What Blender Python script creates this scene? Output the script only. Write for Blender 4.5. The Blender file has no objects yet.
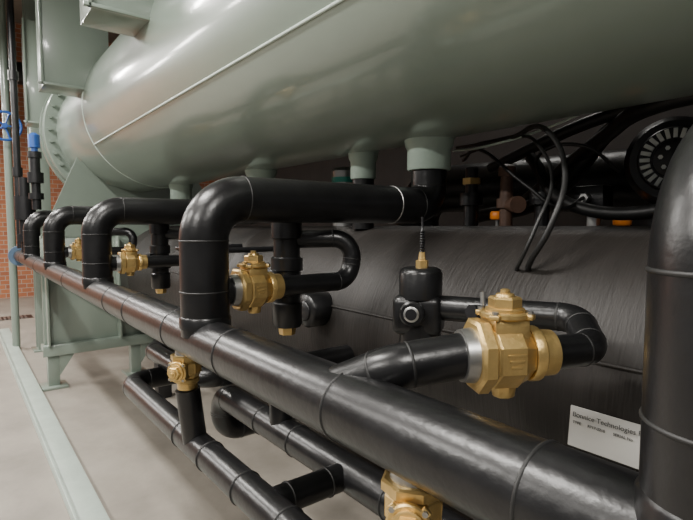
import bpy, bmesh, math, random
from mathutils import Vector, Matrix
random.seed(4)
CZ = 1.57
def V(x, y, z): return Vector((x, y, z + CZ))
scn = bpy.context.scene
COL = scn.collection

# ---------------------------------------------------------------- materials
def mat(name, col, rough=0.5, metal=0.0, var=0.0, vscale=6.0, bump=0.0, bscale=30.0, stretch=(1, 1, 1), coat=0.0, rvar=0.0, col2=None, crough=0.12, spec=0.5):
    m = bpy.data.materials.new(name); m.use_nodes = True
    nt = m.node_tree; b = nt.nodes["Principled BSDF"]
    b.inputs["Roughness"].default_value = rough
    b.inputs["Metallic"].default_value = metal
    b.inputs["Specular IOR Level"].default_value = spec
    b.inputs["Coat Weight"].default_value = coat
    b.inputs["Coat Roughness"].default_value = crough
    b.inputs["Base Color"].default_value = (*col, 1)
    tc = nt.nodes.new("ShaderNodeTexCoord")
    mp = nt.nodes.new("ShaderNodeMapping"); mp.inputs["Scale"].default_value = stretch
    nt.links.new(tc.outputs["Object"], mp.inputs["Vector"])
    if var > 0 or col2:
        n = nt.nodes.new("ShaderNodeTexNoise"); n.inputs["Scale"].default_value = vscale
        n.inputs["Detail"].default_value = 6; n.inputs["Roughness"].default_value = 0.65
        nt.links.new(mp.outputs["Vector"], n.inputs["Vector"])
        r = nt.nodes.new("ShaderNodeValToRGB")
        r.color_ramp.elements[0].position = 0.3; r.color_ramp.elements[1].position = 0.7
        c2 = col2 if col2 else tuple(min(1, c * (1 + var)) for c in col)
        c1 = tuple(c * (1 - var) for c in col)
        r.color_ramp.elements[0].color = (*c1, 1); r.color_ramp.elements[1].color = (*c2, 1)
        nt.links.new(n.outputs["Fac"], r.inputs["Fac"]); nt.links.new(r.outputs["Color"], b.inputs["Base Color"])
        if rvar > 0:
            mr = nt.nodes.new("ShaderNodeMapRange")
            mr.inputs["To Min"].default_value = rough - rvar; mr.inputs["To Max"].default_value = rough + rvar
            nt.links.new(n.outputs["Fac"], mr.inputs["Value"]); nt.links.new(mr.outputs["Result"], b.inputs["Roughness"])
    if bump > 0:
        n2 = nt.nodes.new("ShaderNodeTexNoise"); n2.inputs["Scale"].default_value = bscale; n2.inputs["Detail"].default_value = 4
        nt.links.new(mp.outputs["Vector"], n2.inputs["Vector"])
        bp = nt.nodes.new("ShaderNodeBump"); bp.inputs["Strength"].default_value = bump; bp.inputs["Distance"].default_value = 0.01
        nt.links.new(n2.outputs["Fac"], bp.inputs["Height"]); nt.links.new(bp.outputs["Normal"], b.inputs["Normal"])
    return m

M_INS = mat("rubber_insulation", (0.0065, 0.0065, 0.0070), 0.31, var=0.35, vscale=9, bump=0.10, bscale=45, rvar=0.05, spec=0.42)
M_SEAM = mat("insulation_seam", (0.012, 0.012, 0.012), 0.5, spec=0.4)
M_INSV = mat("vessel_insulation", (0.015, 0.0127, 0.0112), 0.52, var=0.25, vscale=3, bump=0.30, bscale=22, stretch=(5, .8, 0.35), rvar=0.05, spec=0.33)
M_GRN = mat("green_paint", (0.190, 0.232, 0.195), 0.30, var=0.04, vscale=2.5, bump=0.06, bscale=7, coat=0.6, crough=0.10)
M_GRNL = mat("light_green_paint", (0.34, 0.43, 0.37), 0.4, var=0.08, vscale=8, bump=0.1)
M_RAIL = mat("rail_paint", (0.36, 0.42, 0.37), 0.45, var=0.12, vscale=4)
M_WELD = mat("weld_line", (0.46, 0.54, 0.48), 0.35, bump=0.3, bscale=90)
M_BRASS = mat("brass", (0.60, 0.42, 0.165), 0.38, metal=0.85, var=0.18, vscale=14, bump=0.15, bscale=70)
M_STEEL = mat("steel", (0.35, 0.35, 0.34), 0.35, metal=0.9)
M_BLK = mat("black_paint", (0.008, 0.008, 0.009), 0.35, bump=0.15, bscale=80, spec=0.4)
M_RUB = mat("black_rubber_cable", (0.008, 0.008, 0.008), 0.45, spec=0.4)
M_BLUE = mat("blue_paint", (0.015, 0.08, 0.33), 0.4)
M_GBLUE = mat("grey_blue_paint", (0.08, 0.13, 0.20), 0.4)
M_TEAL = mat("teal_band", (0.02, 0.25, 0.2), 0.4)
M_ORG = mat("orange_glow_color", (0.95, 0.28, 0.03), 0.4)  # orange light put into a plain base colour
M_WHT = mat("plate_aluminium", (0.50, 0.49, 0.46), 0.35, metal=0.3)
M_HOUS = mat("lamp_housing", (0.6, 0.6, 0.6), 0.5)
M_FIN = mat("pale_fan_fins", (0.6, 0.63, 0.6), 0.4)
M_INK = mat("label_ink", (0.02, 0.02, 0.02), 0.6)
M_RUST = mat("brown_primer", (0.11, 0.06, 0.04), 0.55, var=0.3, vscale=20)
M_DWALL = mat("dark_wall", (0.03, 0.026, 0.024), 0.8, var=0.2, vscale=2)
M_CEIL = mat("ceiling_paint", (0.20, 0.17, 0.14), 0.8, var=0.2, vscale=1.5)
M_FLOOR = mat("concrete", (0.25, 0.225, 0.190), 0.5, var=0.20, vscale=2.2, bump=0.12, bscale=25, rvar=0.10)

def brick():
    m = bpy.data.materials.new("brick_wall"); m.use_nodes = True; nt = m.node_tree
    b = nt.nodes["Principled BSDF"]; b.inputs["Roughness"].default_value = 0.8
    tc = nt.nodes.new("ShaderNodeTexCoord")
    br = nt.nodes.new("ShaderNodeTexBrick"); br.inputs["Scale"].default_value = 2.6
    br.inputs["Color1"].default_value = (0.42, 0.15, 0.065, 1); br.inputs["Color2"].default_value = (0.30, 0.10, 0.05, 1)
    br.inputs["Mortar"].default_value = (0.36, 0.28, 0.22, 1)
    sp = nt.nodes.new("ShaderNodeSeparateXYZ"); cb = nt.nodes.new("ShaderNodeCombineXYZ")
    nt.links.new(tc.outputs["Object"], sp.inputs[0]); nt.links.new(sp.outputs["Y"], cb.inputs["X"]); nt.links.new(sp.outputs["Z"], cb.inputs["Y"])
    nt.links.new(cb.outputs[0], br.inputs["Vector"]); nt.links.new(br.outputs["Color"], b.inputs["Base Color"])
    return m
M_BRICK = brick()

def emis(name, col, s):
    m = bpy.data.materials.new(name); m.use_nodes = True; b = m.node_tree.nodes["Principled BSDF"]
    b.inputs["Emission Color"].default_value = (*col, 1); b.inputs["Emission Strength"].default_value = s
    return m
M_TUBE = emis("lamp_diffuser", (1.0, 0.97, 0.91), 20)

# ---------------------------------------------------------------- builders
ROOTS = []
def root(name):
    e = bpy.data.objects.new(name, None); COL.objects.link(e); e.empty_display_size = 0.1
    ROOTS.append(e); return e
def finish(name, bm, m, parent, sharp=35):
    bmesh.ops.recalc_face_normals(bm, faces=bm.faces)
    me = bpy.data.meshes.new(name); bm.to_mesh(me); bm.free()
    me.polygons.foreach_set("use_smooth", [True] * len(me.polygons))
    me.set_sharp_from_angle(angle=math.radians(sharp))
    me.materials.append(m)
    o = bpy.data.objects.new(name, me); COL.objects.link(o)
    if parent: o.parent = parent
    return o
def frame(o, ax, up=Vector((0, 0, 1))):
    x = Vector(ax).normalized(); up = Vector(up)
    if abs(x.dot(up.normalized())) > 0.98: up = Vector((0, 1, 0))
    z = (up - x * up.dot(x)).normalized(); y = z.cross(x)
    M = Matrix((x, y, z)).transposed().to_4x4(); M.translation = o
    return M
def lathe(name, o, ax, prof, m, parent, seg=40, up=(0, 0, 1), roll=0.0, sharp=35):
    bm = bmesh.new()
    F = frame(o, ax, up); rings = []
    for (t, r) in prof:
        r = max(r, 1e-4)
        rings.append([bm.verts.new(F @ Vector((t, r * math.cos(roll + 2 * math.pi * i / seg), r * math.sin(roll + 2 * math.pi * i / seg)))) for i in range(seg)])
    for a, b in zip(rings, rings[1:]):
        for i in range(seg):
            bm.faces.new((a[i], a[(i + 1) % seg], b[(i + 1) % seg], b[i]))
    bm.faces.new(rings[0]); bm.faces.new(list(reversed(rings[-1])))
    return finish(name, bm, m, parent, sharp)
def cyl(name, p0, p1, r, m, parent, seg=32, r1=None, bev=0.0, roll=0.0):
    p0 = Vector(p0); p1 = Vector(p1); L = (p1 - p0).length; r1 = r if r1 is None else r1
    pr = [(0, r), (L, r1)] if bev == 0 else [(0, r - bev), (bev, r), (L - bev, r1), (L, r1 - bev)]
    return lathe(name, p0, p1 - p0, pr, m, parent, seg, roll=roll, sharp=50 if bev else 35)
def path(pts, fil):
    pts = [Vector(p) for p in pts]; out = [pts[0]]; seams = []
    n = len(pts)
    if not isinstance(fil, (list, tuple)): fil = [fil] * (n - 2)
    for i in range(1, n - 1):
        a, b, c = pts[i - 1], pts[i], pts[i + 1]
        u = (a - b).normalized(); w = (c - b).normalized(); ang = u.angle(w)
        if math.pi - ang < 0.02: out.append(b); continue
        R = fil[i - 1]; d = R / math.tan(ang / 2)
        d = min(d, (a - b).length * 0.5 if i > 1 else (a - b).length * 0.98, (c - b).length * 0.5 if i < n - 2 else (c - b).length * 0.98)
        R = d * math.tan(ang / 2)
        s = b + u * d; e = b + w * d
        cen = b + (u + w).normalized() * (R / math.sin(ang / 2))
        k = 12; v0 = s - cen; v1 = e - cen; tot = v0.angle(v1); axr = v0.cross(v1).normalized()
        for j in range(k + 1):
            out.append(cen + Matrix.Rotation(tot * j / k, 3, axr) @ v0)
        seams.append((s, -u)); seams.append((e, w))
    out.append(pts[-1])
    return out, seams
def tube(name, pts, r, m, parent, fil=0.1, seg=32, seams=True, seam_r=1.025):
    P, S = path(pts, fil); Q = [P[0]]
    for p in P[1:]:
        if (p - Q[-1]).length > 1e-4: Q.append(p)
    P = Q; bm = bmesh.new(); rings = []
    t0 = (P[1] - P[0]).normalized()
    nrm = t0.orthogonal().normalized(); prev = t0
    for i, p in enumerate(P):
        if i == 0: t = t0
        elif i == len(P) - 1: t = (P[i] - P[i - 1]).normalized()
        else: t = ((P[i + 1] - P[i]).normalized() + (P[i] - P[i - 1]).normalized()).normalized()
        q = prev.rotation_difference(t); nrm = q @ nrm; nrm = (nrm - t * nrm.dot(t)).normalized(); prev = t
        bn = t.cross(nrm)
        rings.append([bm.verts.new(p + (nrm * math.cos(2 * math.pi * j / seg) + bn * math.sin(2 * math.pi * j / seg)) * r) for j in range(seg)])
    for a, b in zip(rings, rings[1:]):
        for j in range(seg): bm.faces.new((a[j], a[(j + 1) % seg], b[(j + 1) % seg], b[j]))
    bm.faces.new(rings[0]); bm.faces.new(list(reversed(rings[-1])))
    o = finish(name, bm, m, parent, 40)
    if seams:
        for k, (s, d) in enumerate(S): seam(name + "_seam_%d" % k, s, d, r, parent, seam_r)
    return o
def seam(name, c, d, r, parent, k=1.03, m=None):
    d = Vector(d).normalized(); w = 0.0035
    return lathe(name, Vector(c) - d * w, d, [(0, r * 0.99), (w * 0.6, r * k), (w * 1.4, r * k), (w * 2, r * 0.99)], m or M_SEAM, parent, 36, sharp=80)
def box(name, c, s, m, parent, bev=0.004, rot=None):
    bm = bmesh.new(); bmesh.ops.create_cube(bm, size=1.0)
    bmesh.ops.scale(bm, vec=Vector(s), verts=bm.verts)
    if bev > 0: bmesh.ops.bevel(bm, geom=list(bm.edges), offset=min(bev, min(s) * 0.3), segments=2, affect='EDGES', profile=0.5)
    if rot is not None: bmesh.ops.transform(bm, matrix=rot.to_4x4(), verts=bm.verts)
    bmesh.ops.translate(bm, vec=Vector(c), verts=bm.verts)
    return finish(name, bm, m, parent, 30)
def prism(name, poly, d, m, parent):
    bm = bmesh.new(); a = [bm.verts.new(Vector(p)) for p in poly]; b = [bm.verts.new(Vector(p) + Vector(d)) for p in poly]
    n = len(a); bm.faces.new(a); bm.faces.new(list(reversed(b)))
    for i in range(n): bm.faces.new((a[i], a[(i + 1) % n], b[(i + 1) % n], b[i]))
    return finish(name, bm, m, parent, 20)

# ---------------------------------------------------------------- room
def simple(name, c, s, m):
    o = box(name, (0, 0, 0), s, m, None, bev=0); o.location = c; return o
simple("floor", (-5.0, -1.4, -0.05), (18, 15, 0.1), M_FLOOR)
simple("wall_left", (-13.1, -1.4, 2.9), (0.2, 15, 6.0), M_BRICK)
simple("wall_back", (-5.0, 6.1, 2.9), (18, 0.2, 6.0), M_DWALL)
simple("ceiling", (-5.0, -1.4, 6.0), (18, 15, 0.2), M_CEIL)

r = root("floor_drain_grate")
for i in range(26):
    box("bar_%d" % i, (-10.2, -0.6 + i * 0.06, 0.006), (0.35, 0.03, 0.012), M_STEEL, r, 0.001)
box("grate_pit", (-10.2, 0.15, 0.001), (0.40, 1.7, 0.002), M_BLK, r, 0)
r = root("floor_rail")
box("flat_bar", (-4.0, 0.50, 0.018), (10, 0.155, 0.036), M_RAIL, r, 0.004)
box("upstand", (-4.0, 0.43, 0.03), (10, 0.012, 0.06), M_RAIL, r, 0.002)

# ---------------------------------------------------------------- green pressure vessel
VY, VZ, VR = 1.55, 1.02, 0.66
r = root("green_pressure_vessel")
lathe("shell", V(-6.15, VY, VZ), (1, 0, 0), [(0, VR), (8.2, VR)], M_GRN, r, 160)
lathe("tube_sheet", V(-6.30, VY, VZ), (1, 0, 0), [(0, 0.76), (0.06, 0.78), (0.16, 0.78), (0.17, 0.77)], M_GRN, r, 96)
lathe("end_cover", V(-6.85, VY, VZ), (1, 0, 0), [(0, 0.62), (0.08, 0.70), (0.45, 0.74), (0.45, 0.79), (0.53, 0.79)], M_GRN, r, 96)
for i in range(36):
    a = 2 * math.pi * i / 36
    cyl("bolt_%d" % i, V(-6.14, VY + 0.725 * math.cos(a), VZ + 0.725 * math.sin(a)), V(-6.09, VY + 0.725 * math.cos(a), VZ + 0.725 * math.sin(a)), 0.02, M_GRN, r, 6)
for k, xs in enumerate((-4.77, 1.3)):
    lathe("girth_weld_%d" % k, V(xs - 0.007, VY, VZ), (1, 0, 0), [(0, VR - .001), (0.004, VR + 0.005), (0.010, VR + 0.005), (0.014, VR - .001)], M_WELD, r, 160, sharp=80)
cyl("long_weld", V(-4.77, 0.973, 0.699), V(1.3, 0.973, 0.699), 0.0065, M_WELD, r, 10)
BR = [-0.15, -1.478, -2.96, -4.44, -5.86]
for k, xb in enumerate(BR + [-1.95]):
    rr = 0.088 if k < 5 else 0.060
    yy = 1.60 if k < 5 else 1.63
    lathe("nozzle_%d" % k, V(xb, yy, 0.235), (0, 0, 1), [(0, rr), (0.006, rr + .004), (0.085, rr + .004), (0.10, rr + .012), (0.14, rr + .02), (0.16, rr + .02)], M_GRNL, r, 40)
for k, xb in enumerate((-3.1, -4.9, -6.75)):
    dy = 0.05 if k == 2 else 0.0
    box("bracket_web_%d" % k, V(xb, 0.86 + dy, 1.70), (0.30, 0.50 - dy, 1.12), M_GRN, r, 0.006)
    box("bracket_rim_%d" % k, V(xb + 0.16, 0.84 + dy, 1.15), (0.03, 0.54 - dy, 0.02), M_GRN, r, 0.004)
    box("bracket_edge_%d" % k, V(xb + 0.16, 0.60 + 1.5 * dy, 1.70), (0.03, 0.02, 1.12), M_GRN, r, 0.004)

# saddle support
r = root("steel_saddle_support")
xs = -5.55
box("web", V(xs, 1.58, -0.62), (0.03, 1.90, 1.05), M_GRN, r, 0.004)
prism("saddle_cradle", [V(xs - 0.015, 0.63, -0.12), V(xs - 0.015, 2.53, -0.12), V(xs - 0.015, 2.1, 0.67), V(xs - 0.015, 1.85, 0.42), V(xs - 0.015, 1.55, 0.355), V(xs - 0.015, 1.25, 0.42), V(xs - 0.015, 0.97, 0.67)], (0.03, 0, 0), M_GRN, r)
box("lower_channel", V(xs, 1.58, -1.17), (0.16, 1.94, 0.05), M_GRN, r, 0.005)
box("lower_channel_lip", V(xs + 0.08, 1.58, -1.20), (0.012, 1.94, 0.10), M_GRN, r, 0.003)
for k, yy in enumerate((0.70, 1.46, 2.45)):
    box("leg_%d" % k, V(xs, yy, -1.37), (0.10, 0.10, 0.36), M_GRN, r, 0.004)
    box("foot_plate_%d" % k, V(xs, yy, -1.558), (0.24, 0.22, 0.024), M_GRN, r, 0.003)
    prism("gusset_%d" % k, [V(xs + 0.05, yy + 0.05, -1.22), V(xs + 0.05, yy + 0.20, -1.22), V(xs + 0.05, yy + 0.05, -1.45)], (0.012, 0, 0), M_GRN, r)
for k, yy in enumerate((0.66, 1.3, 2.0)):
    box("stiffener_%d" % k, V(xs + 0.07, yy, -0.62), (0.14, 0.02, 1.05), M_GRN, r, 0.003)

r = root("steel_column")
box("flange_front", V(-7.25, 0.86, 0.73), (0.02, 0.20, 4.6), M_GRN, r, 0.003)
box("column_web", V(-7.35, 0.86, 0.73), (0.20, 0.02, 4.6), M_GRN, r, 0.003)
box("flange_rear", V(-7.45, 0.86, 0.73), (0.02, 0.20, 4.6), M_GRN, r, 0.003)
box("base_plate", V(-7.35, 0.86, -1.56), (0.3, 0.3, 0.02), M_GRN, r, 0.003)

# ---------------------------------------------------------------- insulated vessel
WY, WZ, WR = 1.75, -0.48, 0.48
r = root("insulated_vessel")
prof = [(0, WR - 0.02), (0.02, WR)]
x = 0.3
while x < 7.0:
    prof += [(x, WR), (x + 0.010, WR + 0.003), (x + 0.020, WR)]
    x += 1.05
prof += [(7.2, WR), (7.22, WR - 0.02)]
lathe("insulated_shell", V(-5.3, WY, WZ), (1, 0, 0), prof, M_INSV, r, 120, sharp=60)
cyl("lap_joint", V(-5.2, WY - 0.463, WZ + 0.13), V(1.6, WY - 0.463, WZ + 0.13), 0.006, M_INSV, r, 8)
cyl("port", V(-1.82, 1.34, -0.37), V(-1.82, 1.19, -0.37), 0.075, M_INS, r, 32, bev=0.01)
cyl("port_glass", V(-1.82, 1.20, -0.37), V(-1.82, 1.18, -0.37), 0.045, M_BLK, r, 24, bev=0.004)
for k, xx in enumerate((-4.6, 1.1)):
    for j, yy in enumerate((1.45, 2.05)):
        box("pedestal_%d_%d" % (k, j), V(xx, yy, -1.26), (0.12, 0.12, 0.62), M_BLK, r, 0.004)
r = root("rating_plate")
rot = Matrix.Rotation(math.radians(-6), 3, 'X')
box("plate", V(-0.53, 1.262, -0.525), (0.25, 0.004, 0.105), M_WHT, r, 0.001, rot)
def text(body, size, loc, parent):
    cu = bpy.data.curves.new("engraving", 'FONT'); cu.body = body; cu.size = size; cu.extrude = 0.0004
    cu.materials.append(M_INK)
    o = bpy.data.objects.new("engraving", cu); COL.objects.link(o); o.location = loc
    o.rotation_euler = (math.radians(90 - 6), 0, 0); o.parent = parent
text("Bonnice Technologies Pty. Ltd.", 0.0175, V(-0.645, 1.2570, -0.497), r)
for k, s in enumerate(("TYPE      R717-2210       SERIAL No", "DESIGN PRESSURE   2.2 MPa      YEAR", "TEST PRESSURE   3.3 MPa      VOLUME")):
    text(s, 0.010, V(-0.645, 1.2585 + 0.002 * k, -0.516 - 0.018 * k), r)

# ---------------------------------------------------------------- header + branches
HY, HZ, HR = 0.60, -0.356, 0.070
r = root("insulated_header_pipe")
lathe("header", V(-7.1, HY, HZ), (1, 0, 0), [(0, HR), (8.6, HR)], M_INS, r, 56)
for k, xx in enumerate((-6.5, -5.2, -3.7, -2.55, -2.2, -1.70, -1.27, -0.76, -0.345, 0.3)):
    seam("joint_%d" % k, V(xx, HY, HZ), (1, 0, 0), HR, r, 1.035)
lathe("end_flange", V(-7.18, HY, HZ), (1, 0, 0), [(0, 0.12), (0.03, 0.12), (0.03, 0.1), (0.05, 0.1), (0.05, 0.12), (0.08, 0.12)], M_GBLUE, r, 32)

for k, xb in enumerate(BR):
    r = root("insulated_branch_pipe")
    tube("pipe", [V(xb, HY, HZ + 0.02), V(xb, HY, 0.085), V(xb, 1.60, 0.085), V(xb, 1.60, 0.25)], 0.074, M_INS, r, [0.13, 0.085], 48)
    lathe("tee_collar", V(xb, HY, HZ + 0.045), (0, 0, 1), [(0, 0.078), (0.03, 0.078), (0.036, 0.074)], M_INS, r, 48)
    seam("joint", V(xb, HY, -0.20), (0, 0, 1), 0.074, r)
    seam("joint_b", V(xb, 1.38, 0.085), (0, 1, 0), 0.074, r, 1.03, M_STEEL)

# ---------------------------------------------------------------- brass valves
def brass_valve(c, d, L, up=(0, 0, 1), boss=True):
    r = root("brass_ball_valve"); c = Vector(c); F = frame(c, d, up)
    R3 = F.to_3x3(); ax = R3 @ Vector((1, 0, 0)); uz = R3 @ Vector((0, 0, 1)); uy = R3 @ Vector((0, 1, 0))
    def p(a, b, h): return c + (ax * a + uy * b + uz * h) * L
    def ax_l(name, t0, prof, seg, roll=0, m=M_BRASS, sharp=35):
        lathe(name, p(t0, 0, 0), ax, [(t * L, q * L) for t, q in prof], m, r, seg, up, roll, sharp)
    ax_l("inlet_socket", -0.52, [(0, .27), (.14, .29)], 32, m=M_STEEL)
    ax_l("inlet_hex", -0.40, [(0, .36), (.025, .395), (.13, .395), (.155, .37)], 8, math.pi / 8)
    ax_l("joint_ring", -0.25, [(0, .33), (.03, .33)], 40, sharp=60)
    ax_l("body_octagon", -0.225, [(0, .33), (.03, .35), (.28, .35), (.33, .31), (.42, .27)], 8, math.pi / 8, sharp=20)
    ax_l("outlet_collar", 0.20, [(0, .28), (.02, .29), (.10, .29), (.12, .27)], 32)
    ax_l("outlet_socket", 0.30, [(0, .25), (.18, .24)], 32)
    rot = R3
    box("bonnet_block", p(-0.04, 0, 0.27), (0.38 * L, 0.40 * L, 0.26 * L), M_BRASS, r, 0.03 * L, rot)
    def up_l(name, h, prof, seg, roll=0, m=M_BRASS, a=-0.04, b=0):
        lathe(name, p(a, b, h), uz, [(t * L, q * L) for t, q in prof], m, r, seg, tuple(ax), roll)
    up_l("bonnet_plate", 0.39, [(0, .24), (.015, .26), (.055, .26), (.07, .24)], 32)
    up_l("bonnet_round", 0.45, [(0, .20), (.04, .20), (.05, .18)], 32)
    up_l("cap_hex", 0.49, [(0, .17), (.10, .17), (.12, .15)], 6)
    up_l("cap_top", 0.61, [(0, .10), (.03, .09), (.04, .05), (.07, .05), (.08, .03)], 24)
    for k in range(4):
        a = math.pi / 4 + k * math.pi / 2
        box("lug_%d" % k, p(-0.04 + 0.25 * math.cos(a), 0.25 * math.sin(a), 0.42), (0.11 * L, 0.11 * L, 0.06 * L), M_BRASS, r, 0.02 * L, rot @ Matrix.Rotation(a, 3, 'Z'))
        up_l("bolt_%d" % k, 0.445, [(0, .035), (.035, .035)], 6, a=-0.04 + 0.26 * math.cos(a), b=0.26 * math.sin(a), m=M_STEEL)
    for s in (-1, 1):
        for j, h in enumerate((0.06, 0.0, -0.06)):
            box("cast_mark_%d_%d" % (s, j), p(-0.05, s * 0.325, h), ((0.20 - 0.04 * j) * L, 0.012 * L, 0.028 * L), M_BRASS, r, 0.003 * L, rot)
    if boss:
        up_l("drain_boss", -0.45, [(0, .10), (.02, .12), (.14, .14)], 8)
    return r
brass_valve(V(-0.578, 0.860, -0.255), (0.5, 0.866, 0), 0.190)
brass_valve(V(-1.478, 0.775, -0.205), (0, 1, 0), 0.180)
brass_valve(V(-2.96, 0.775, -0.205), (0, 1, 0), 0.165)
brass_valve(V(-4.44, 0.775, -0.205), (0, 1, 0), 0.165)
brass_valve(V(-1.70, 0.62, -0.50), (0, 0, -1), 0.14, up=(0.6, -0.8, 0), boss=False)
brass_valve(V(-0.60, 0.62, -0.50), (0, 0, -1), 0.15, up=(0.6, -0.8, 0), boss=False)

r = root("insulated_oil_line")
tube("inlet", [V(-0.80, 0.60, -0.33), V(-0.70, 0.66, -0.275), V(-0.625, 0.785, -0.255)], 0.045, M_INS, r, 0.12, 36)
tube("return_loop", [V(-0.530, 0.935, -0.255), V(-0.495, 1.035, -0.255), V(-0.58, 1.14, -0.215), V(-0.93, 1.04, -0.225)], 0.034, M_INS, r, [0.045, 0.06], 32)
for k, xb in enumerate((-1.478, -2.96, -4.44)):
    r = root("insulated_oil_line")
    tube("stub", [V(xb, 0.62, -0.205), V(xb, 0.70, -0.205)], 0.042, M_INS, r, 0.05, 28)
    tube("return_loop", [V(xb, 0.86, -0.205), V(xb, 1.17, -0.205), V(xb, 1.19, -0.045), V(xb - 0.14, 0.99, -0.05)], 0.034, M_INS, r, [0.07, 0.07], 28)

r = root("insulated_filter_housing")
x, y, z0, z1 = -0.966, 1.017, -0.37, -0.115
lathe("lower_body", V(x, y, z0), (0, 0, 1), [(0, .050), (.01, .058), (.10, .058)], M_INS, r, 36)
lathe("upper_body", V(x, y, -0.20), (0, 0, 1), [(0, .060), (.070, .060), (.080, .055), (.085, .045)], M_INS, r, 36, sharp=60)
bm = bmesh.new(); bmesh.ops.create_cube(bm, size=1.0); bmesh.ops.scale(bm, vec=(0.135, 0.115, 0.11), verts=bm.verts)
bmesh.ops.bevel(bm, geom=list(bm.edges), offset=0.022, segments=4, affect='EDGES', profile=0.5)
bmesh.ops.transform(bm, matrix=Matrix.Rotation(math.radians(35), 4, 'Z'), verts=bm.verts); bmesh.ops.translate(bm, vec=V(x - 0.005, y, -0.245), verts=bm.verts)
finish("mid_block", bm, M_INS, r, 60)
d = Vector((math.sin(math.radians(35)), -math.cos(math.radians(35)), 0)); c0 = V(x - 0.015, y, -0.235)
lathe("sight_port", c0 + d * 0.05, d, [(0, .034), (.030, .034), (.035, .029)], M_INS, r, 28)
lathe("sight_rim", c0 + d * 0.084, d, [(0, .021), (.005, .021), (.007, .017)], M_STEEL, r, 24)
lathe("sight_glass", c0 + d * 0.090, d, [(0, .016), (.002, .015)], M_BLK, r, 20)
lathe("stem_gland", V(x + .005, y, z1), (0, 0, 1), [(0, .018), (.02, .018), (.022, .011), (.045, .008)], M_BRASS, r, 6)
pr = [(0, .006)]
for i in range(9): pr += [(.004 + i * .007, .0085), (.0075 + i * .007, .0055)]
pr += [(.075, .004), (.10, .004)]
lathe("spring_stem", V(x + .005, y, z1 + .04), (0, 0, 1), pr, M_BLK, r, 12)
for k, xb in enumerate((-1.478, -2.96, -4.44)):
    r = root("insulated_filter_housing"); x, y = xb - 0.142, 0.98
    lathe("body", V(x, y, -0.38), (0, 0, 1), [(0, .05), (.01, .056), (.09, .056), (.095, .050), (.12, .050), (.125, .062), (.17, .062), (.175, .052), (.21, .052), (.215, .060), (.26, .060), (.265, .050), (.33, .050), (.335, .058), (.40, .058), (.41, .05)], M_INS, r, 32)
    lathe("sight_port", V(x, y - 0.05, -0.19), (0.3, -1, 0), [(0, .03), (.03, .03), (.034, .02)], M_INS, r, 24)
    lathe("brass_plug", V(x, y, -0.41), (0, 0, 1), [(0, .03), (.03, .034)], M_BRASS, r, 6)

r = root("service_valve_lever")
cyl("stem", V(-0.70, 1.07, -0.205), V(-0.70, 0.93, -0.195), 0.010, M_STEEL, r, 12)
cyl("lever", V(-0.70, 0.94, -0.15), V(-0.69, 0.935, -0.235), 0.006, M_STEEL, r, 10)
cyl("cap", V(-0.70, 0.935, -0.195), V(-0.70, 0.90, -0.192), 0.018, M_BLK, r, 6)

# ---------------------------------------------------------------- lower pipework
r = root("insulated_drain_pipe")
Z1 = -0.78
tube("run", [V(-2.60, 1.35, Z1), V(-2.60, 0.65, Z1), V(0.2, 0.65, Z1)], 0.050, M_INS, r, 0.10, 36)
tube("drop_a", [V(-1.70, 0.62, -0.57), V(-1.70, 0.645, Z1)], 0.042, M_INS, r, 0.05, 28)
tube("drop_b", [V(-0.60, 0.62, -0.57), V(-0.60, 0.645, Z1)], 0.042, M_INS, r, 0.05, 28)
tube("cross_link", [V(-1.20, 0.65, Z1), V(-1.20, 0.95, Z1)], 0.042, M_INS, r, 0.05, 28)
seam("joint_cl_a", V(-1.20, 0.725, Z1), (0, 1, 0), 0.042, r, 1.08)
seam("joint_cl_b", V(-1.20, 0.86, Z1), (0, 1, 0), 0.042, r, 1.08)
for k, xx in enumerate((-1.82, -1.58, -1.32, -1.08, -0.72)): seam("joint_%d" % k, V(xx, 0.65, Z1), (1, 0, 0), 0.050, r, 1.07)
r = root("insulated_drain_pipe")
tube("run", [V(-2.15, 1.5, -0.95), V(-2.15, 0.95, -0.95), V(-2.15, 0.95, Z1), V(0.2, 0.95, Z1)], 0.056, M_INS, r, [0.08, 0.08], 36)
tube("riser", [V(-1.62, 0.95, Z1), V(-1.62, 0.95, -0.54), V(-1.62, 1.40, -0.54)], 0.045, M_INS, r, 0.08, 28)
for k, xx in enumerate((-1.75, -1.5, -1.0)): seam("joint_%d" % k, V(xx, 0.95, Z1), (1, 0, 0), 0.056, r, 1.06)
r = root("insulated_drain_pipe")
tube("run", [V(-2.75, 1.5, -0.66), V(-2.75, 0.80, -0.66), V(-2.05, 0.80, -0.66), V(-2.05, 1.4, -0.66)], 0.044, M_INS, r, [0.09, 0.09], 28)
for k, (xx, yy, rr) in enumerate(((0.05, 0.65, 0.05), (0.05, 0.95, 0.056))):
    r = root("pipe_stand")
    cyl("post", V(xx, yy, -1.57), V(xx, yy, Z1 - rr), 0.018, M_BLK, r, 16)
    box("base", V(xx, yy, -1.562), (0.12, 0.12, 0.012), M_BLK, r, 0.002)
    box("cradle", V(xx, yy, Z1 - rr - 0.004), (0.05, 0.09, 0.012), M_BLK, r, 0.002)

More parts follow.
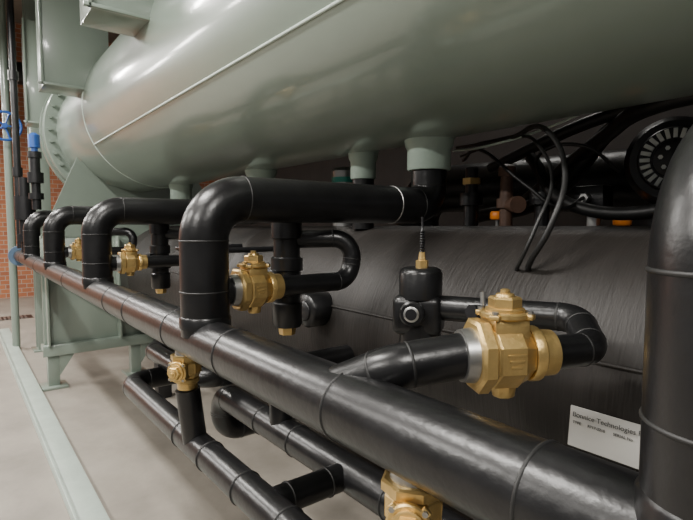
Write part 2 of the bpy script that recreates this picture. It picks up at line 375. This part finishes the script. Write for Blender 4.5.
# ---------------------------------------------------------------- machinery between the vessels
r = root("electric_motor")
mc = V(-0.69, 2.00, 0.235); md = Vector((0.35, -1, 0)).normalized()
lathe("casing", mc - md * 0.50, md, [(0, .14), (.03, .16), (.43, .16), (.47, .14)], M_BLK, r, 40)
lathe("end_ring", mc - md * 0.04, md, [(0, .115), (.03, .115), (.04, .11)], M_BLK, r, 40)
for i in range(24):
    a = 2 * math.pi * i / 24; F = frame(mc, md)
    pc = F @ Vector((0.006, 0.090 * math.cos(a), 0.090 * math.sin(a)))
    rm = F.to_3x3() @ Matrix.Rotation(a, 3, 'X')
    box("fin_%d" % i, pc, (0.02, 0.032, 0.013), M_FIN, r, 0.001, rm)
lathe("hub", mc - md * 0.01, md, [(0, .070), (.03, .066), (.035, .05)], M_BLK, r, 28)
for i in range(7):
    a = 2 * math.pi * i / 7 + .3; F = frame(mc, md)
    lathe("hub_bolt_%d" % i, F @ Vector((0.024, 0.042 * math.cos(a), 0.042 * math.sin(a))), md, [(0, .008), (.008, .008)], M_FIN, r, 6)
box("motor_foot", V(-0.82, 2.3, -0.02), (0.22, 0.2, 0.2), M_BLK, r)
r = root("black_suction_pipe")
tube("pipe", [V(-2.8, 2.9, -1.57), V(-2.8, 2.9, 0.28), V(0.3, 2.95, 0.22), V(0.3, 2.95, -1.57)], 0.17, M_BLK, r, [0.25, 0.3], 32)
r = root("stop_valve")
sx, sy = -1.32, 1.93
lathe("stem_body", V(sx, sy, -0.04), (0, 0, 1), [(0, .045), (.03, .045), (.03, .028), (.12, .028), (.12, .042), (.16, .042), (.16, .03), (.26, .026), (.26, .036), (.30, .036), (.31, .02)], M_RUST, r, 20)
lathe("side_branch", V(sx, sy, 0.09), (0.8, -0.5, 0), [(0, .024), (.09, .024), (.09, .036), (.12, .036)], M_RUST, r, 16)
r = root("stop_valve")
lathe("stem_body", V(-1.16, 1.95, -0.05), (0, 0, 1), [(0, .05), (.04, .05), (.04, .03), (.14, .03), (.14, .05), (.19, .05), (.19, .02), (.24, .02)], M_BLK, r, 20)
r = root("stop_valve")
lathe("stem_body", V(-1.55, 1.98, -0.06), (0, 0, 1), [(0, .06), (.04, .06), (.04, .035), (.16, .035), (.16, .055), (.22, .055), (.22, .03), (.34, .03)], M_BLK, r, 20)
lathe("hex_cap", V(-1.55, 1.98, 0.20), (0, 0, 1), [(0, .045), (.03, .045)], M_BRASS, r, 6)
r = root("terminal_box")
box("box_body", V(-0.98, 2.02, 0.11), (0.12, 0.09, 0.10), M_BLK, r, 0.008)
box("box_post", V(-0.98, 2.03, 0.0), (0.04, 0.04, 0.16), M_STEEL, r, 0.003)
cyl("cable_gland", V(-0.98, 1.975, 0.11), V(-0.98, 1.94, 0.11), 0.018, M_STEEL, r, 6)
r = root("relief_valve")
lathe("canister", V(-2.32, 1.80, -0.003), (0, 0, 1), [(0, .07), (.2, .07), (.26, .075), (.32, .075), (.34, .06)], M_STEEL, r, 28)
lathe("band", V(-2.32, 1.80, 0.25), (0, 0, 1), [(0, .077), (.03, .077)], M_TEAL, r, 28)
r = root("insulated_drop_pipe")
tube("pipe", [V(-1.95, 1.63, 0.235), V(-1.95, 1.63, -0.015)], 0.055, M_INS, r, 0.05, 32)
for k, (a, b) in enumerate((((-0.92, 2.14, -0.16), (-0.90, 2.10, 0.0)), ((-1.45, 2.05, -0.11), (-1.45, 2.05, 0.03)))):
    r = root("orange_glow_spot")  # patch of orange glow, painted as a small added cylinder on a stem
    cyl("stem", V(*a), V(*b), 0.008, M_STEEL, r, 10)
    cyl("glow_disc", V(*b), V(b[0], b[1], b[2] + 0.04), 0.034, M_ORG, r, 16, bev=0.006)

def cable(name, pts, rad, m=M_RUB):
    cu = bpy.data.curves.new(name, 'CURVE'); cu.dimensions = '3D'; cu.bevel_depth = rad; cu.bevel_resolution = 4; cu.resolution_u = 16
    sp = cu.splines.new('BEZIER'); sp.bezier_points.add(len(pts) - 1)
    for bp, p in zip(sp.bezier_points, pts):
        bp.co = V(*p); bp.handle_left_type = bp.handle_right_type = 'AUTO'
    cu.materials.append(m)
    o = bpy.data.objects.new(name, cu); COL.objects.link(o)
cable("black_cable", [(-1.7, 2.05, 0.40), (-1.15, 1.72, 0.345), (-0.94, 1.57, 0.33), (-0.79, 1.45, 0.16), (-0.78, 1.36, 0.0), (-0.865, 1.39, -0.12), (-0.90, 1.45, -0.15)], 0.009)
cable("black_cable", [(-1.7, 2.08, 0.36), (-1.13, 1.74, 0.345), (-0.99, 1.62, 0.29), (-0.86, 1.50, 0.14), (-0.85, 1.40, 0.0), (-0.90, 1.39, -0.12), (-0.96, 1.46, -0.15)], 0.006)
cable("black_cable", [(-0.98, 1.94, 0.11), (-1.0, 1.80, 0.07), (-1.1, 1.75, 0.15), (-1.35, 1.8, 0.32), (-1.7, 2.1, 0.34)], 0.007)
cable("black_cable", [(-1.16, 1.95, 0.18), (-1.12, 1.85, 0.28), (-0.95, 1.85, 0.30), (-0.85, 1.95, 0.20)], 0.007)
cable("black_hose", [(-1.25, 2.0, 0.30), (-1.0, 1.9, 0.08), (-0.6, 1.95, 0.08), (-0.2, 1.9, 0.30)], 0.025)
cable("black_hose", [(-1.6, 2.2, 0.30), (-0.9, 2.0, 0.43), (-0.4, 2.0, 0.48), (0.1, 2.1, 0.3)], 0.026)
cable("black_hose", [(-1.5, 2.3, 0.1), (-1.0, 2.1, 0.35), (-0.7, 1.85, 0.40), (-0.3, 1.8, 0.40)], 0.03)
cable("black_hose", [(-1.8, 2.35, 0.05), (-1.25, 2.2, 0.15), (-0.95, 2.2, 0.45), (-0.7, 2.3, 0.6)], 0.035)
cable("signal_cable", [(-1.6, 1.9, 0.36), (-1.3, 1.75, 0.33), (-1.0, 1.75, 0.37), (-0.85, 1.85, 0.45)], 0.005, M_WELD)

# ---------------------------------------------------------------- far left fittings
r = root("vertical_service_pipe")
cyl("pipe", V(-6.7, 0.575, -0.25), V(-6.7, 0.575, 3.6), 0.035, M_BLK, r, 20)
for k, z in enumerate((0.1, 0.55, 1.6)):
    cyl("coupling_%d" % k, V(-6.7, 0.575, z), V(-6.7, 0.575, z + 0.10), 0.05, M_BLK, r, 16)
r = root("vertical_service_pipe")
cyl("pipe", V(-7.6, 0.56, -1.57), V(-7.6, 0.56, 3.9), 0.045, M_GRN, r, 20)
r = root("blue_hand_wheel")
hc = V(-7.45, 0.53, 1.22)
pts = [hc + Vector((0, 0.17 * math.cos(t), 0.17 * math.sin(t))) for t in [2 * math.pi * i / 32 for i in range(33)]]
tube("rim", pts, 0.016, M_BLUE, r, 0.001, 10, seams=False)
for i in range(5):
    a = 2 * math.pi * i / 5
    cyl("spoke_%d" % i, hc, hc + Vector((0, 0.17 * math.cos(a), 0.17 * math.sin(a))), 0.010, M_BLUE, r, 8)
cyl("hub", hc - Vector((0.10, 0, 0)), hc + Vector((0.04, 0, 0)), 0.03, M_BLUE, r, 16)
r = root("gauge_valve_stack")
gx, gy = -5.75, 0.64
lathe("stack", V(gx, gy, 0.16), (0, 0, 1), [(0, .04), (.1, .04), (.1, .065), (.16, .065), (.16, .04), (.26, .04), (.26, .07), (.36, .07), (.36, .045), (.5, .045), (.5, .06), (.56, .06)], M_BLK, r, 20)
lathe("cap", V(gx, gy, 0.72), (0, 0, 1), [(0, .03), (.04, .03), (.04, .05), (.16, .05), (.18, .02)], M_BLUE, r, 16)
r = root("gauge_valve_stack")
lathe("stack", V(-6.35, 0.60, -0.285), (0, 0, 1), [(0, .05), (.12, .05), (.12, .09), (.2, .09), (.2, .06), (.35, .06), (.35, .10), (.6, .10), (.6, .05), (.8, .05)], M_BLK, r, 20)
r = root("small_service_line")
tube("tube", [V(-2.3, 1.35, -0.12), V(-2.3, 0.95, -0.12), V(-2.75, 0.95, -0.12), V(-2.75, 1.35, -0.12)], 0.014, M_BLK, r, 0.05, 14, seams=False)
r = root("overhead_duct")
tube("duct", [V(-12.3, -3.5, 3.1), V(-12.3, 2.5, 3.1)], 0.22, M_BLK, r, 0.1, 24, seams=False)
for k in range(4):
    cyl("duct_hanger_%d" % k, V(-12.3, -2.8 + 1.6 * k, 3.3), V(-12.3, -2.8 + 1.6 * k, 4.34), 0.012, M_STEEL, r, 8)

# ---------------------------------------------------------------- lights
def lamp(x, y, z, e, L=1.3, w=0.18):
    r = root("fluorescent_light")
    box("housing", (x, y, z + 0.05), (L + .1, w + .08, 0.07), M_HOUS, r, 0.01)
    box("diffuser", (x, y, z + 0.01), (L, w, 0.02), M_TUBE, r, 0.004)
    for k, dx in enumerate((-L * .4, L * .4)):
        cyl("hanger_%d" % k, (x + dx, y, z + 0.08), (x + dx, y, 5.9), 0.006, M_STEEL, r, 8)
    li = bpy.data.lights.new("lamp_light", 'AREA'); li.shape = 'RECTANGLE'; li.size = L; li.size_y = w; li.energy = e; li.color = (1.0, 0.965, 0.91)
    o = bpy.data.objects.new("tube_light", li); COL.objects.link(o); o.location = (x, y, z - 0.02); o.parent = r
for x in (1.5, -2.0, -5.5, -9.0):
    lamp(x, -0.6, 3.9, 140)
for x in (-0.5, -3.5, -7.0, -9.5, -11.5):
    lamp(x, -2.7, 3.7, 165)
lamp(-3.0, 4.0, 4.8, 15)
w = bpy.data.worlds.new("world"); scn.world = w; w.use_nodes = True
w.node_tree.nodes["Background"].inputs[0].default_value = (1.0, 0.99, 0.97, 1)
w.node_tree.nodes["Background"].inputs[1].default_value = 0.22

# ---------------------------------------------------------------- finalize roots
for e in ROOTS:
    ch = [o for o in e.children]
    pts = [v.co for o in ch if o.type == 'MESH' for v in o.data.vertices]
    c = Vector([(min(p[i] for p in pts) + max(p[i] for p in pts)) / 2 for i in range(3)])
    e.location = c
    for o in ch:
        if o.type == 'MESH': o.data.transform(Matrix.Translation(-c))
        else: o.location = o.location - c

# ---------------------------------------------------------------- camera
cam = bpy.data.cameras.new("camera"); co = bpy.data.objects.new("camera", cam); COL.objects.link(co)
cam.sensor_width = 36; cam.lens = 36 * 500 / 693
cam.clip_start = 0.02
co.location = (0, 0, CZ)
F = Vector((-math.cos(math.radians(38)), math.sin(math.radians(38)), 0)) * math.cos(math.radians(3.89)) + Vector((0, 0, -math.sin(math.radians(3.89))))
co.rotation_euler = F.to_track_quat('-Z', 'Y').to_euler()
scn.camera = co
